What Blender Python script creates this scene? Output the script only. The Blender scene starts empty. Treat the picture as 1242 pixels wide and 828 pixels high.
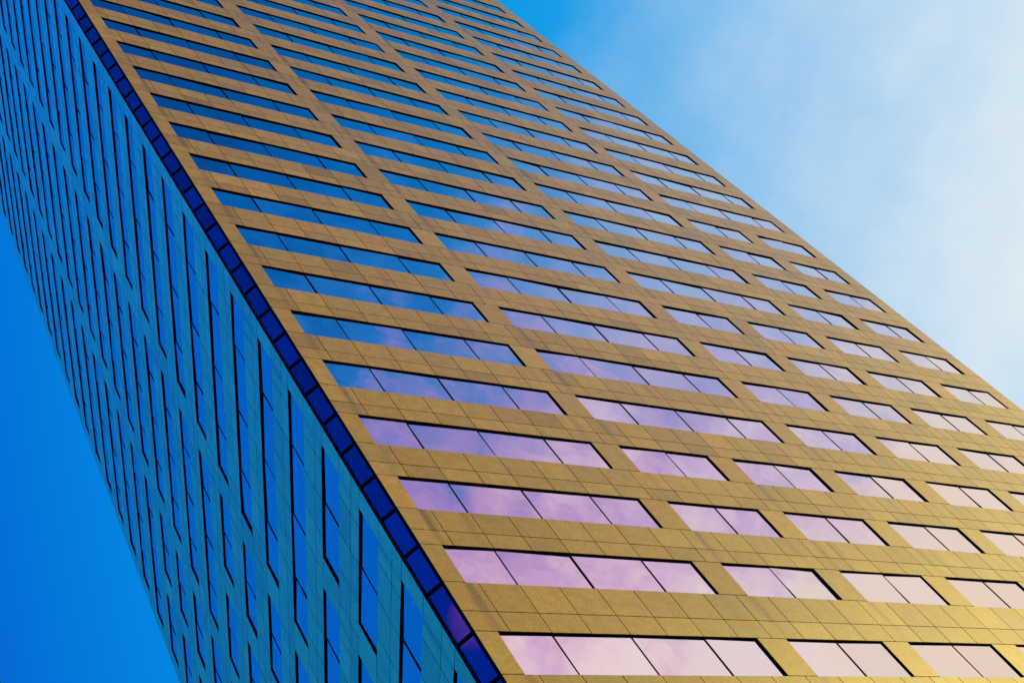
import bpy, bmesh, math, random
from mathutils import Vector, Matrix

random.seed(11)
scene = bpy.context.scene
C = scene.collection
FH = 3.85                       # storey height in metres
UM = 0.402477 * FH              # one cladding module in metres
GROUND = -7.957                 # street level, in storeys below the head of the lowest window row in view
TOP = 33.75                     # parapet level, in storeys


def zed(v):
    return (v - GROUND) * FH


# ------------------------------------------------------------------ materials
def new_mat(name):
    m = bpy.data.materials.new(name)
    m.use_nodes = True
    nt = m.node_tree
    return m, nt, nt.nodes['Principled BSDF']


def node(nt, kind, **kw):
    n = nt.nodes.new(kind)
    for k, v in kw.items():
        setattr(n, k, v)
    return n


def math_node(nt, op, a, b=None, c=None, clamp=False):
    n = nt.nodes.new('ShaderNodeMath')
    n.operation = op
    n.use_clamp = clamp
    for i, x in enumerate((a, b, c)):
        if x is None:
            continue
        if isinstance(x, (int, float)):
            n.inputs[i].default_value = x
        else:
            nt.links.new(x, n.inputs[i])
    return n.outputs[0]


def mix_col(nt, fac, a, b, blend='MIX'):
    n = nt.nodes.new('ShaderNodeMix')
    n.data_type = 'RGBA'
    n.blend_type = blend
    for sock, x in ((n.inputs[0], fac), (n.inputs[6], a), (n.inputs[7], b)):
        if isinstance(x, (int, float)):
            sock.default_value = x
        elif isinstance(x, tuple):
            sock.default_value = (*x, 1)
        else:
            nt.links.new(x, sock)
    return n.outputs[2]


def attr(nt, name):
    n = nt.nodes.new('ShaderNodeAttribute')
    n.attribute_name = name
    return n


def stone_material():
    m, nt, b = new_mat('flame_finished_granite')
    uv = attr(nt, 'face_uv').outputs['Vector']          # metres along the wall, metres up
    sep = node(nt, 'ShaderNodeSeparateXYZ')
    nt.links.new(uv, sep.inputs[0])
    tone = attr(nt, 'tone').outputs['Fac']
    hue = attr(nt, 'hue').outputs['Fac']
    # mottling inside a slab
    n1 = node(nt, 'ShaderNodeTexNoise'); n1.inputs['Scale'].default_value = 2.1; n1.inputs['Detail'].default_value = 6; n1.inputs['Roughness'].default_value = .62
    n2 = node(nt, 'ShaderNodeTexNoise'); n2.inputs['Scale'].default_value = 11; n2.inputs['Detail'].default_value = 3
    nt.links.new(uv, n1.inputs['Vector']); nt.links.new(uv, n2.inputs['Vector'])
    # vertical run-off streaks
    mp = node(nt, 'ShaderNodeMapping'); mp.inputs['Scale'].default_value = (3.2, .22, 1)
    nt.links.new(uv, mp.inputs['Vector'])
    n3 = node(nt, 'ShaderNodeTexNoise'); n3.inputs['Scale'].default_value = 1.0; n3.inputs['Detail'].default_value = 5; n3.inputs['Roughness'].default_value = .6
    nt.links.new(mp.outputs[0], n3.inputs['Vector'])
    base = mix_col(nt, hue, STONE_A, STONE_B)
    f = math_node(nt, 'MULTIPLY_ADD', n1.outputs['Fac'], .80, .60)
    f2 = math_node(nt, 'MULTIPLY_ADD', n2.outputs['Fac'], .9, .55)
    f = math_node(nt, 'MULTIPLY', f, f2)
    f = math_node(nt, 'MULTIPLY', f, tone)
    streak = math_node(nt, 'SUBTRACT', n3.outputs['Fac'], .56)
    streak = math_node(nt, 'MULTIPLY', streak, 1.1, clamp=True)
    f = math_node(nt, 'MULTIPLY', f, math_node(nt, 'SUBTRACT', 1.0, streak))
    # dirt washed down below the window corners
    su = attr(nt, 'stain_u').outputs['Fac']; ss = attr(nt, 'stain_s').outputs['Fac']
    d = math_node(nt, 'SUBTRACT', sep.outputs[0], su)
    wob = math_node(nt, 'MULTIPLY_ADD', n3.outputs['Fac'], .5, -.25)
    d = math_node(nt, 'ADD', d, wob)
    d = math_node(nt, 'DIVIDE', d, .17)
    d = math_node(nt, 'MULTIPLY', d, d)
    g = math_node(nt, 'POWER', 2.718, math_node(nt, 'MULTIPLY', d, -1.0))
    g = math_node(nt, 'MULTIPLY', g, ss)
    g = math_node(nt, 'MULTIPLY', g, math_node(nt, 'MULTIPLY_ADD', n1.outputs['Fac'], 1.4, -.1, clamp=True))
    f = math_node(nt, 'MULTIPLY', f, math_node(nt, 'SUBTRACT', 1.0, g, clamp=True))
    col = node(nt, 'ShaderNodeVectorMath', operation='SCALE')
    nt.links.new(base, col.inputs[0]); nt.links.new(f, col.inputs['Scale'])
    nt.links.new(col.outputs[0], b.inputs['Base Color'])
    b.inputs['Roughness'].default_value = STONE_ROUGH
    b.inputs['Specular IOR Level'].default_value = STONE_SPEC
    bp = node(nt, 'ShaderNodeBump'); bp.inputs['Strength'].default_value = .25; bp.inputs['Distance'].default_value = .01
    nt.links.new(n2.outputs['Fac'], bp.inputs['Height'])
    nt.links.new(bp.outputs[0], b.inputs['Normal'])
    return m


def glass_material(name, tint, rough=.02, wave=.006):
    m, nt, b = new_mat(name)
    b.inputs['Metallic'].default_value = 1.0
    b.inputs['Roughness'].default_value = rough
    uv = attr(nt, 'face_uv').outputs['Vector']
    n = node(nt, 'ShaderNodeTexNoise'); n.inputs['Scale'].default_value = .55; n.inputs['Detail'].default_value = 2
    nt.links.new(uv, n.inputs['Vector'])
    bp = node(nt, 'ShaderNodeBump'); bp.inputs['Strength'].default_value = 1.0; bp.inputs['Distance'].default_value = wave
    nt.links.new(n.outputs['Fac'], bp.inputs['Height'])
    nt.links.new(bp.outputs[0], b.inputs['Normal'])
    tone = attr(nt, 'tone').outputs['Fac']
    col = node(nt, 'ShaderNodeVectorMath', operation='SCALE')
    col.inputs[0].default_value = tint
    nt.links.new(tone, col.inputs['Scale'])
    nt.links.new(col.outputs[0], b.inputs['Base Color'])
    return m


def plain(name, col, rough, spec=.5, noise=0.0, scale=3.0):
    m, nt, b = new_mat(name)
    b.inputs['Base Color'].default_value = (*col, 1)
    b.inputs['Roughness'].default_value = rough
    b.inputs['Specular IOR Level'].default_value = spec
    if noise:
        tc = node(nt, 'ShaderNodeTexCoord')
        n = node(nt, 'ShaderNodeTexNoise'); n.inputs['Scale'].default_value = scale; n.inputs['Detail'].default_value = 6
        nt.links.new(tc.outputs['Object'], n.inputs['Vector'])
        f = math_node(nt, 'MULTIPLY_ADD', n.outputs['Fac'], 2 * noise, 1 - noise)
        v = node(nt, 'ShaderNodeVectorMath', operation='SCALE'); v.inputs[0].default_value = col
        nt.links.new(f, v.inputs['Scale']); nt.links.new(v.outputs[0], b.inputs['Base Color'])
    return m


STONE_A = (.46, .29, .022)
STONE_B = (.43, .30, .034)
STONE_ROUGH = .33
STONE_SPEC = .42
M_STONE = stone_material()
M_JOINT = plain('dark_joint_sealant', (.02, .014, .008), .95, .02)
M_FRAME = plain('black_anodised_frame', (.0022, .0022, .0026), .6, .03)
M_GLASS = glass_material('coated_mirror_glass', (.86, .78, .76))
M_CORNER = glass_material('deep_blue_corner_glass', (.24, .17, .52), .03)
M_ROOF = plain('roof_membrane', (.22, .21, .2), .9, .2, .2, .4)
M_GROUND = plain('city_ground', (.06, .06, .064), .9, .3, .25, .08)
M_PAVE = plain('concrete_paving', (.16, .16, .16), .85, .3, .25, .6)
M_ASPHALT = plain('asphalt', (.05, .05, .052), .9, .3, .25, .7)


# ------------------------------------------------------------------ mesh builder
class Face:
    """A vertical wall plane: metres along it, storeys up, metres inwards."""
    def __init__(self, origin, ang, side):
        self.o = Vector((origin[0] * FH, origin[1] * FH, 0))
        self.d = Vector((math.cos(ang), math.sin(ang), 0))
        n = Vector((self.d.y, -self.d.x, 0))
        self.n = n * side                       # outward
        self.side = side

    def p(self, u, v, dep):
        q = self.o + self.d * (u * UM) - self.n * dep
        return Vector((q.x, q.y, zed(v)))


class MB:
    def __init__(self):
        self.v = []; self.f = []; self.m = []; self.uv = []; self.att = []

    def quad(self, pts, mat=0, uvs=None, att=(1, 0, -99, 0), flip=False):
        i = len(self.v)
        self.v += [tuple(p) for p in pts]
        idx = [i, i + 1, i + 2, i + 3]
        uvs = uvs or [(0, 0)] * 4
        if flip:
            idx.reverse(); uvs = list(reversed(uvs))
        self.f.append(idx); self.m.append(mat); self.uv.append(uvs); self.att.append(att)

    def box(self, F, u0, u1, v0, v1, d0, d1, mat=0, att=(1, 0, -99, 0), tilt=(0, 0), back=True):
        """box on wall F between depths d0 (front) and d1; tilt shifts the front (and back) face in metres at its edges"""
        tu, tv = tilt
        def q(u, v, d, su, sv):
            return F.p(u, v, d + tu * su + tv * sv)
        def c(d):
            return [q(u0, v0, d, -1, -1), q(u1, v0, d, 1, -1), q(u1, v1, d, 1, 1), q(u0, v1, d, -1, 1)]
        a, b = c(d0), c(d1)
        fl = F.side < 0
        uvs = [(u0 * UM, v0 * FH), (u1 * UM, v0 * FH), (u1 * UM, v1 * FH), (u0 * UM, v1 * FH)]
        self.quad(a, mat, uvs, att, fl)
        for k in range(4):
            l = (k + 1) % 4
            self.quad([a[k], b[k], b[l], a[l]], mat, [uvs[k], uvs[k], uvs[l], uvs[l]], att, fl)
        if back:
            self.quad(list(reversed(b)), mat, list(reversed(uvs)), att, fl)

    def build(self, name, mats, parent=None):
        me = bpy.data.meshes.new(name)
        me.from_pydata(self.v, [], self.f)
        for m in mats:
            me.materials.append(m)
        me.polygons.foreach_set('material_index', self.m)
        a = me.attributes.new('face_uv', 'FLOAT_VECTOR', 'CORNER')
        flat = []
        for uvs in self.uv:
            for q in uvs:
                flat += [q[0], q[1], 0]
        a.data.foreach_set('vector', flat)
        for j, nm in enumerate(('tone', 'hue', 'stain_u', 'stain_s')):
            at = me.attributes.new(nm, 'FLOAT', 'FACE')
            at.data.foreach_set('value', [float(t[j]) for t in self.att])
        me.update()
        o = bpy.data.objects.new(name, me)
        C.objects.link(o)
        if parent:
            o.parent = parent
        return o


def interp(n, tab):
    for (a, x), (b, y) in zip(tab, tab[1:]):
        if n <= b:
            return x + (y - x) * (n - a) / (b - a)
    return tab[-1][1]


# ------------------------------------------------------------------ facade description (measured)
A0, B0 = -0.406155, 0.371068
PHI = 1.2004222
gold = Face((0, 0), 0.0, 1)                      # long wall
blue = Face((A0, B0), PHI, -1)                   # wall round the sharp corner

GOLD = dict(
    face=gold, edge=(-.945, 31.30), hw=.4914, dv=0.0,
    L=[-.40, None, 7.368, 11.389, 15.437, 19.460, 23.480, 27.528],
    R=[None, 6.464, 10.495, 14.499, 18.522, 22.530, 26.544, 30.40],
    joints=[-.10 + 1.0065 * n for n in range(0, 31)], step=0)
GOLD['L'][1] = 3.37; GOLD['R'][0] = 2.44         # lower floors, below the picture
BLUE = dict(
    face=blue, edge=(-.555, 25.36), hw=.4703, dv=-.0037,
    L=[0, 4.372, 8.707, 12.833, 16.964, 21.25],
    R=[3.388, 7.645, 11.770, 15.846, 20.10, 24.49],
    joints=[interp(n, [(0, .56), (1, 1.64), (3, 3.86), (5, 6.0), (9, 10.24), (13, 14.34), (17, 18.53), (21, 22.87), (22, 23.95)]) for n in range(0, 23)], step=1)


def head(r):
    return r - (.098 if r == 0 else 0)


def windows_of(F, r):
    """(left, right, mullions) of row r: double-width windows advance two bays every four storeys"""
    n = len(F['L'])
    k = r // 4 + 1 - F['step']
    k = max(0, min(k, n // 2))
    out = []; j = 0
    while j < n:
        if j // 2 < k:
            l, rr = F['L'][j], F['R'][j + 1]
            ms = [1 + 4 * j, 3 + 4 * j, 5 + 4 * j]
            j += 2
        else:
            l, rr = F['L'][j], F['R'][j]
            ms = [1 + 4 * j]
            j += 1
        out.append((l, rr, [F['joints'][q] for q in ms if q < len(F['joints'])]))
    return out


GAP = .0165                                       # half joint in metres
THICK = .03
RECESS = .068
ROWS = range(-6, 34)


def panel(mb, F, u0, u1, v0, v1, stains=()):
    tone = random.gauss(1, .085)
    if random.random() < .14:
        tone *= random.uniform(.84, .95)
    su, ss = -99, 0
    for s, k in stains:
        if u0 - .05 < s < u1 + .02:
            su, ss = s * UM, k
    att = (max(.7, min(1.2, tone)), random.random(), su, ss)
    gu, gv = GAP / UM, GAP / FH
    t = (random.uniform(-.0025, .0025), random.uniform(-.0015, .0015))
    mb.box(F, u0 + gu, u1 - gu, v0 + gv, v1 - gv, 0.004, THICK + .01, 0, att, t, back=False)
    # sealed joint bed behind the slab
    mb.quad([F.p(u0, v0, THICK), F.p(u1, v0, THICK), F.p(u1, v1, THICK), F.p(u0, v1, THICK)], 1, flip=F.side < 0)


def cladding(S, name, parent):
    F = S['face']; mb = MB()
    e0, e1 = S['edge']
    cols = [e0] + [j for j in S['joints'] if e0 + .15 < j < e1 - .15] + [e1]
    prev_sill = None
    for r in ROWS:
        h = head(r) + S['dv']; s = h - S['hw']
        hb = (head(r - 1) + S['dv']) if r > ROWS[0] else GROUND + .05
        wins = windows_of(S, r)
        st = []
        for (l, rr, ms) in wins:
            st.append((l + .05, random.uniform(.3, .9)))
            if random.random() < .6:
                st.append((rr - .02, random.uniform(.15, .6)))
            if random.random() < .5:
                st.append((random.uniform(l, rr), random.uniform(.1, .5)))
        mid = hb + .4 * (s - hb)
        bands = [(mid, s, 1.0), (hb, mid, .55)]
        if r == ROWS[0]:
            bands = [(mid, s, 1.0), (hb, mid, .3)]
        for (v0, v1, k) in bands:
            sst = [(a, b * k) for a, b in st]
            for a, b in zip(cols, cols[1:]):
                panel(mb, F, a, b, v0, v1, sst)
        x = e0
        for (l, rr, ms) in wins:
            panel(mb, F, x, l, s, h)
            x = rr
        panel(mb, F, x, e1, s, h)
    h = head(ROWS[-1]) + S['dv']
    for a, b in zip(cols, cols[1:]):
        panel(mb, F, a, b, h, TOP)
    return mb.build(name, [M_STONE, M_JOINT], parent)


def window_meshes(S, r, l, rr, ms, glass, frame):
    F = S['face']; h = head(r) + S['dv']; s = h - S['hw']
    hv, wu = .02 / FH, .017 / UM
    # lining: head, far jamb, and the set-back near jamb and sill
    frame.box(F, l, rr, h - hv, h, .006, RECESS + .05, 0)
    frame.box(F, rr - wu, rr, s, h - hv, .006, RECESS + .05, 0)
    frame.box(F, l, l + wu * .8, s + hv, h - hv, RECESS - .02, RECESS + .05, 0)
    frame.box(F, l, rr - wu, s, s + hv * .8, RECESS - .02, RECESS + .05, 0)
    mw = .026 / UM
    xs = [l + wu * .8] + ms + [rr - wu]
    for m in ms:
        frame.box(F, m - mw, m + mw, s + hv * .8, h - hv, RECESS - .018, RECESS + .05, 0)
    for i, (a, b) in enumerate(zip(xs, xs[1:])):
        t = (random.gauss(0, .007), random.gauss(0, .004))
        att = (random.uniform(.95, 1.0), 0, -99, 0)
        glass.box(F, a, b, s + hv * .4, h - hv * .5, RECESS, RECESS + .022, 0, att, t)


# ------------------------------------------------------------------ camera (solved from the photograph)
cam = bpy.data.cameras.new('camera')
co = bpy.data.objects.new('camera', cam)
C.objects.link(co)
right = Vector((.8213177, -.378158, -.4271227))
down = Vector((.1365844, .857295, -.4963768))
fwd = Vector((.5538791, .3493447, .755762))
# rows were solved with the second axis pointing into the building, which is +y here
M = Matrix((right, -down, -fwd)).transposed().to_4x4()
M.translation = Vector((-6.7281874 * FH, -6.02474914 * FH, zed(-7.53788333)))
co.matrix_world = M
FPX = 1777.2943
CX, CY = -7.506825, -19.55267
cam.sensor_fit = 'HORIZONTAL'
cam.sensor_width = 36
cam.lens = FPX / 1242 * 36
cam.shift_x = -CX / 1242
cam.shift_y = CY / 1242
cam.clip_start = .1
cam.clip_end = 20000
scene.camera = co


def pix(p):
    q = p - M.translation
    z = q.dot(fwd)
    if z <= .1:
        return None
    return (FPX * q.dot(right) / z + 621 + CX, FPX * q.dot(down) / z + 414 + CY)


def clip_area(poly):
    for ax, lim, sg in ((0, 0, 1), (0, 1242, -1), (1, 0, 1), (1, 828, -1)):
        out = []
        for i in range(len(poly)):
            a, b = poly[i], poly[(i + 1) % len(poly)]
            ia, ib = sg * (a[ax] - lim) >= 0, sg * (b[ax] - lim) >= 0
            if ia:
                out.append(a)
            if ia != ib:
                t = (lim - a[ax]) / (b[ax] - a[ax])
                out.append((a[0] + t * (b[0] - a[0]), a[1] + t * (b[1] - a[1])))
        poly = out
        if len(poly) < 3:
            return 0
    return abs(sum(poly[i][0] * poly[(i + 1) % len(poly)][1] - poly[(i + 1) % len(poly)][0] * poly[i][1] for i in range(len(poly)))) / 2


# ------------------------------------------------------------------ the tower
tower = bpy.data.objects.new('office_tower', None)
C.objects.link(tower)
tower['label'] = 'tall office tower of golden granite with black-framed mirror windows and glazed sharp corner'
tower['category'] = 'office tower'

cladding(GOLD, 'granite_wall', tower)
cladding(BLUE, 'granite_wall', tower)

allw = []
for S in (GOLD, BLUE):
    for r in ROWS:
        for w in windows_of(S, r):
            h = head(r); s = h - S['hw']
            pts = [pix(S['face'].p(u, v, 0)) for u, v in ((w[0], s), (w[1], s), (w[1], h), (w[0], h))]
            ar = clip_area(pts) if all(pts) else 0
            allw.append((ar, S, r, w))
allw.sort(key=lambda q: -q[0])
rest_g, rest_f = MB(), MB()
for i, (ar, S, r, w) in enumerate(allw):
    if i < 100:
        g, f = MB(), MB()
        window_meshes(S, r, *w, g, f)
        o = g.build('window', [M_GLASS], tower)
        f.build('frame', [M_FRAME], o)
    else:
        window_meshes(S, r, *w, rest_g, rest_f)
o = rest_g.build('window', [M_GLASS], tower)
o['kind'] = 'stuff'
rest_f.build('frame', [M_FRAME], o)


# glazed blade at the sharp corner
def xy(F, u):
    q = F.p(u, 0, 0)
    return Vector((q.x, q.y))


def corner(P, Q, visible):
    """P on the short wall, Q on the long wall; glazing faces outwards between them"""
    d = Q - P
    W = d.length
    ang = math.atan2(d.y, d.x)
    K = Face((P.x / FH, P.y / FH), ang, 1)
    w = W / UM
    fr = MB()
    bw = .105 / UM
    fr.box(K, 0, bw, GROUND, TOP, -.012, .16, 0)
    fr.box(K, w - bw, w, GROUND, TOP, -.012, .16, 0)
    lev = []
    for r in ROWS:
        lev += [head(r) - .4914, head(r)]
    lev = [-7.45, -6.98] + lev + [TOP - .02]
    mh = .05 / FH
    for v in lev:
        fr.box(K, bw, w - bw, v - mh, v + mh, .0, .13, 0)
    rest = MB()
    frame = fr.build('corner_frame', [M_FRAME], tower)
    cnt = 0
    for v0, v1 in zip([GROUND] + lev, lev):
        t = (random.gauss(0, .0012), random.gauss(0, .002))
        att = (random.uniform(.68, 1.12), 0, -99, 0)
        seen = visible and -1.2 < v1 and v0 < 16
        mb = MB() if seen else rest
        mb.box(K, bw - .01, w - bw + .01, v0, v1, .05, .07, 0, att, t)
        if seen:
            mb.build('corner_pane', [M_CORNER], tower)
            cnt += 1
    o = rest.build('corner_pane', [M_CORNER], tower)
    o['kind'] = 'stuff'


P = xy(blue, BLUE['edge'][0]); Q = xy(gold, GOLD['edge'][0])
corner(P, Q, True)

# the two walls turned away from the street, plain stone, and the roof
D = xy(blue, BLUE['edge'][1]); B = xy(gold, GOLD['edge'][1])
E = D + (B - Q)
E = E + Vector((1.2, .9))


def rear(P0, P1):
    d = P1 - P0
    K = Face((P0.x / FH, P0.y / FH), math.atan2(d.y, d.x), 1)
    mb = MB(); w = d.length / UM
    n = int(w)
    cols = [w * i / n for i in range(n + 1)]
    lv = [GROUND] + [r - .6 for r in ROWS] + [TOP]
    for v0, v1 in zip(lv, lv[1:]):
        for a, b in zip(cols, cols[1:]):
            panel(mb, K, a, b, v0, v1)
    mb.build('rear_wall', [M_STONE, M_JOINT], tower)


rear(B, E)
rear(E, D)
rm = bpy.data.meshes.new('roof')
inset = [P, Q, B, E, D]
zc = zed(TOP) - .6
vs = [(p.x, p.y, zc) for p in inset] + [(p.x, p.y, zc - .4) for p in inset]
cen = sum((Vector(v) for v in vs), Vector()) / len(vs)
vs = [(cen.x + (v[0] - cen.x) * .994, cen.y + (v[1] - cen.y) * .994, v[2]) for v in vs]
nn = len(inset)
rm.from_pydata(vs, [], [list(range(nn)), list(reversed(range(nn, 2 * nn)))] + [[i, nn + i, nn + (i + 1) % nn, (i + 1) % nn] for i in range(nn)])
rm.materials.append(M_ROOF)
ro = bpy.data.objects.new('roof', rm); C.objects.link(ro); ro.parent = tower


# ------------------------------------------------------------------ ground
def sheet(name, pts, z, mat, thick=0):
    me = bpy.data.meshes.new(name)
    n = len(pts)
    v = [(x, y, z) for x, y in pts]; f = [list(range(n))]
    if thick:
        v += [(x, y, z - thick) for x, y in pts]
        f += [[i, n + i, n + (i + 1) % n, (i + 1) % n] for i in range(n)]
    me.from_pydata(v, [], f); me.materials.append(mat)
    o = bpy.data.objects.new(name, me); C.objects.link(o); o['kind'] = 'structure'
    return o


G = 6000
sheet('ground', [(-G, -G), (G, -G), (G, G), (-G, G)], 0, M_GROUND)
out = [P + Vector((-7, -4)), Q + Vector((-4, -7)), B + Vector((9, -7)), E + Vector((7, 7)), D + Vector((-9, 7))]
sheet('pavement', [(p.x, p.y) for p in out], .13, M_PAVE, .14)
sheet('road', [(-400, -20), (400, -20), (400, -8.6), (-400, -8.6)], .006, M_ASPHALT)

# ------------------------------------------------------------------ sky and sun
SUN = Vector((.70, -.62, .36)).normalized()
sun_el = math.asin(SUN.z)
world = bpy.data.worlds.new('World')
scene.world = world
world.use_nodes = True
nt = world.node_tree
bg = nt.nodes['Background']
STR = .1
bg.inputs['Strength'].default_value = STR
sky = node(nt, 'ShaderNodeTexSky', sky_type='NISHITA')
sky.sun_disc = False
sky.sun_elevation = sun_el
sky.sun_rotation = math.atan2(SUN.x, SUN.y)
sky.dust_density = .3
sky.ozone_density = 4
tc = node(nt, 'ShaderNodeTexCoord')
dirv = tc.outputs['Generated']
sep = node(nt, 'ShaderNodeSeparateXYZ'); nt.links.new(dirv, sep.inputs[0])


def noise(scale, detail, rough, offs=(0, 0, 0), stretch=(1, 1, 1)):
    mp = node(nt, 'ShaderNodeMapping'); mp.inputs['Location'].default_value = offs; mp.inputs['Scale'].default_value = stretch
    nt.links.new(dirv, mp.inputs['Vector'])
    n = node(nt, 'ShaderNodeTexNoise'); n.inputs['Scale'].default_value = scale; n.inputs['Detail'].default_value = detail; n.inputs['Roughness'].default_value = rough
    nt.links.new(mp.outputs[0], n.inputs['Vector'])
    return n.outputs['Fac']


def ramp(fac, stops):
    n = node(nt, 'ShaderNodeValToRGB')
    el = n.color_ramp.elements
    while len(el) < len(stops):
        el.new(.5)
    for e, (p, c) in zip(el, stops):
        e.position = p; e.color = (*c, 1)
    nt.links.new(fac, n.inputs[0])
    return n.outputs[0]


# height towards the bright side of the sky (the low sun behind thin cloud)
dot = node(nt, 'ShaderNodeVectorMath', operation='DOT_PRODUCT')
nt.links.new(dirv, dot.inputs[0])
dot.inputs[1].default_value = (.949, -.08, .304)
g = dot.outputs['Value']
nA = noise(6.5, 5, .55, (3.1, .4, 1.7), (1.1, .28, 1.1))
nB = noise(17.0, 6, .6, (.3, 5.2, 2.2))
nC = noise(3.2, 3, .5, (7.3, 1.1, .4))
w1 = math_node(nt, 'SMOOTHSTEP', g, .55, .75) if False else None
mr = node(nt, 'ShaderNodeMapRange'); mr.interpolation_type = 'SMOOTHSTEP'
mr.inputs['From Min'].default_value = .50; mr.inputs['From Max'].default_value = .80
nt.links.new(g, mr.inputs['Value'])
cl = mr.outputs['Result']
pert = math_node(nt, 'ADD', math_node(nt, 'MULTIPLY_ADD', nA, .11, -.055), math_node(nt, 'MULTIPLY_ADD', nB, .06, -.03))
nD = noise(30.0, 6, .62, (2.3, 8.2, 4.2))
pert2 = math_node(nt, 'ADD', math_node(nt, 'MULTIPLY_ADD', nA, .12, -.06), math_node(nt, 'MULTIPLY_ADD', nB, .27, -.125))
pert2 = math_node(nt, 'ADD', pert2, math_node(nt, 'MULTIPLY_ADD', nD, .10, -.05))
gp = math_node(nt, 'ADD', g, math_node(nt, 'MULTIPLY', pert, cl))
def half(x):
    return math_node(nt, 'MULTIPLY_ADD', x, .5, .5)


def hs(stops):
    return [((p + 1) / 2, c) for p, c in stops]


GOLD_SKY_FILL = (.78, .50, .03)
CYAN_SKY_FILL = (0, 1.7, 12.0)
azure = ramp(half(gp), hs([(-.6, (0, .10, .55)), (.12, (0, .14, .72)), (.43, (0, .145, .70)), (.52, (0, .25, .82)), (.60, (0, .28, .84)), (.70, (0, .33, .85)),
                  (.745, (.01, .37, .86)), (.795, (.17, .51, .90)), (.86, (.45, .70, .94)), (.908, (.69, .84, .95)), (.968, (.93, .97, .94))]))
# over-bright cyan fill added to the unseen sky to light the short wall
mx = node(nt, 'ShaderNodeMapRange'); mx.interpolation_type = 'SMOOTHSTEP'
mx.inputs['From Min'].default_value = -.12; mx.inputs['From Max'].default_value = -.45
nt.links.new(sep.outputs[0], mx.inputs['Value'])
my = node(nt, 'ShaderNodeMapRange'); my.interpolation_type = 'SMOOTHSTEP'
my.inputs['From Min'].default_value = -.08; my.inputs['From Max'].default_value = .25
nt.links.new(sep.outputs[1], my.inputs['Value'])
azure = mix_col(nt, math_node(nt, 'MULTIPLY', mx.outputs['Result'], my.outputs['Result']), azure, CYAN_SKY_FILL)
dot2 = node(nt, 'ShaderNodeVectorMath', operation='DOT_PRODUCT')
nt.links.new(dirv, dot2.inputs[0])
dot2.inputs[1].default_value = (.7, -.6, 0)
g2 = math_node(nt, 'ADD', dot2.outputs['Value'], math_node(nt, 'MULTIPLY', pert2, .9))
rose = ramp(half(g2), hs([(-.6, (0, .05, .35)), (.25, (0, .03, .21)), (.40, (0, .062, .32)), (.51, (0, .135, .53)), (.575, (.02, .21, .70)), (.61, (.20, .25, .72)),
                 (.645, (.44, .29, .73)), (.68, (.62, .39, .76)), (.72, (.86, .59, .82)), (.76, (1.02, .84, .88)), (.80, (1.04, .90, .88)), (.86, (1.0, .82, .66))]))
mp_ = node(nt, 'ShaderNodeMapRange'); mp_.interpolation_type = 'SMOOTHSTEP'
mp_.inputs['From Min'].default_value = .71; mp_.inputs['From Max'].default_value = .83
nt.links.new(math_node(nt, 'ADD', sep.outputs[0], math_node(nt, 'MULTIPLY', pert2, .5)), mp_.inputs['Value'])
rose = mix_col(nt, mp_.outputs['Result'], rose, (1.0, .82, .60))
# gold fill added to the unseen sky behind the camera, lights the long wall
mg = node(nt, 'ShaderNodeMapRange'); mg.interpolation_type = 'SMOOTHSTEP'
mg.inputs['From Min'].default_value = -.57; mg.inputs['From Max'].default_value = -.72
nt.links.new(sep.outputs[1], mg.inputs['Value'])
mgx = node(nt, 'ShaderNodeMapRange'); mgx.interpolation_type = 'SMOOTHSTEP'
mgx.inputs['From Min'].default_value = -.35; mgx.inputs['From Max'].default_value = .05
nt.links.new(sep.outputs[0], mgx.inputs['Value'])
rose = mix_col(nt, math_node(nt, 'MULTIPLY', mg.outputs['Result'], mgx.outputs['Result']), rose, GOLD_SKY_FILL)
# the rose clouds stand on the street side (-y)
mr2 = node(nt, 'ShaderNodeMapRange'); mr2.interpolation_type = 'SMOOTHSTEP'
mr2.inputs['From Min'].default_value = .12; mr2.inputs['From Max'].default_value = .50
yy = math_node(nt, 'ADD', math_node(nt, 'MULTIPLY', sep.outputs[1], -1.0), math_node(nt, 'MULTIPLY_ADD', nC, .16, -.08))
zz = math_node(nt, 'MULTIPLY', math_node(nt, 'SUBTRACT', sep.outputs[2], .74), 1.1, clamp=True)
yy = math_node(nt, 'ADD', yy, zz)
nt.links.new(yy, mr2.inputs['Value'])
# low gold fill band over the street, added to warm the long wall
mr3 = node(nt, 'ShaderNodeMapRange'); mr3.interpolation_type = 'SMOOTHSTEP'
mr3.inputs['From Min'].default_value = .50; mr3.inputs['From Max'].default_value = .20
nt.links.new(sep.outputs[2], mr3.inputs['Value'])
rose = mix_col(nt, math_node(nt, 'MULTIPLY', mr3.outputs['Result'], mgx.outputs['Result']), rose, GOLD_SKY_FILL)
painted = mix_col(nt, mr2.outputs['Result'], azure, rose)
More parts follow.
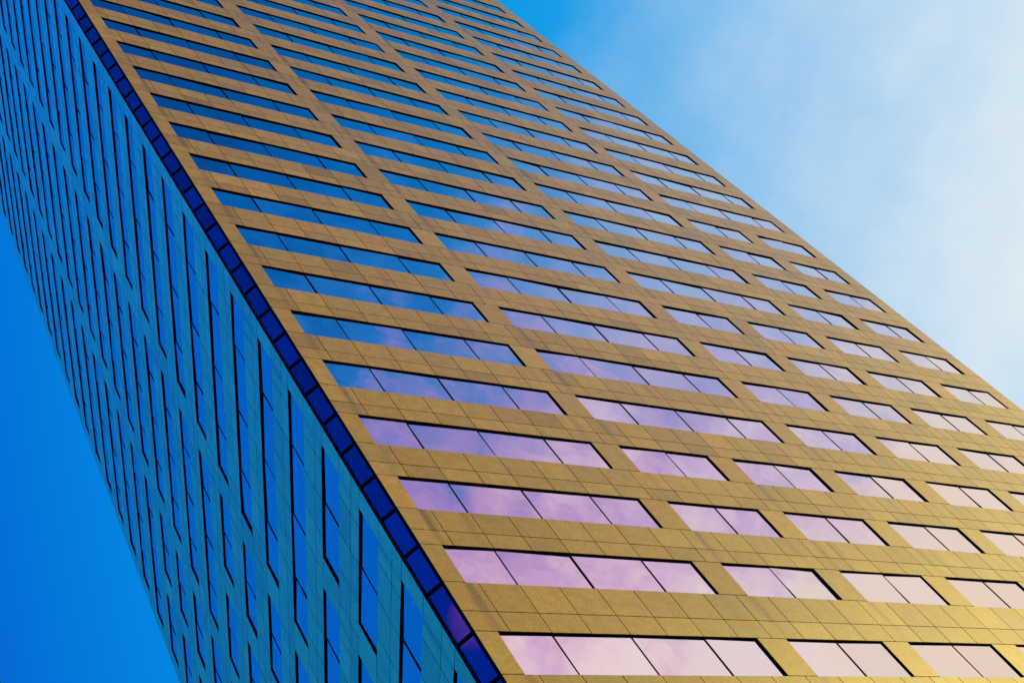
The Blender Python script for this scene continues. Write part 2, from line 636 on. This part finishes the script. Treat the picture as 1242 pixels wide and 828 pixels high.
# peach glow low on the bright side of the street
px = node(nt, 'ShaderNodeMapRange'); px.interpolation_type = 'SMOOTHSTEP'
px.inputs['From Min'].default_value = .70; px.inputs['From Max'].default_value = .85
nt.links.new(math_node(nt, 'ADD', sep.outputs[0], math_node(nt, 'MULTIPLY', pert2, .4)), px.inputs['Value'])
py = node(nt, 'ShaderNodeMapRange'); py.interpolation_type = 'SMOOTHSTEP'
py.inputs['From Min'].default_value = .20; py.inputs['From Max'].default_value = .34
nt.links.new(math_node(nt, 'MULTIPLY', sep.outputs[1], -1.0), py.inputs['Value'])
painted = mix_col(nt, math_node(nt, 'MULTIPLY', px.outputs['Result'], py.outputs['Result']), painted, (1.08, .90, .72))
# small pink cloud patch, added to the unseen sky for one corner pane's reflection
pd = node(nt, 'ShaderNodeVectorMath', operation='DOT_PRODUCT')
nt.links.new(dirv, pd.inputs[0]); pd.inputs[1].default_value = Vector((-.6955, -.2978, .6540)).normalized()
pc = node(nt, 'ShaderNodeMapRange'); pc.interpolation_type = 'SMOOTHSTEP'
pc.inputs['From Min'].default_value = .99976; pc.inputs['From Max'].default_value = .99999
nt.links.new(pd.outputs['Value'], pc.inputs['Value'])
painted = mix_col(nt, math_node(nt, 'MULTIPLY', pc.outputs['Result'], .5), painted, (.62, .22, .62))
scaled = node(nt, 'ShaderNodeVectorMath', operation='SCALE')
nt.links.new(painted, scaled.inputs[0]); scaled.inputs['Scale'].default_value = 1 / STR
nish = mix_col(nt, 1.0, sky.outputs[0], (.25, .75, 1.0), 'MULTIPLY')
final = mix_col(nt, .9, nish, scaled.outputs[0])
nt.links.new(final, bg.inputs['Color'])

sl = bpy.data.lights.new('sun', 'SUN')
sl.energy = 2.5
sl.angle = math.radians(.53)
sl.color = (1, .80, .22)
so = bpy.data.objects.new('sun', sl); C.objects.link(so)
so.rotation_euler = SUN.to_track_quat('Z', 'Y').to_euler()
so.location = (60, -60, 120)

scene.view_settings.view_transform = 'Standard'
scene.view_settings.look = 'None'
scene.view_settings.exposure = 0
scene.view_settings.gamma = 1
scene.view_settings.use_curve_mapping = False
scene.cycles.max_bounces = 6
scene.cycles.sample_clamp_indirect = 4
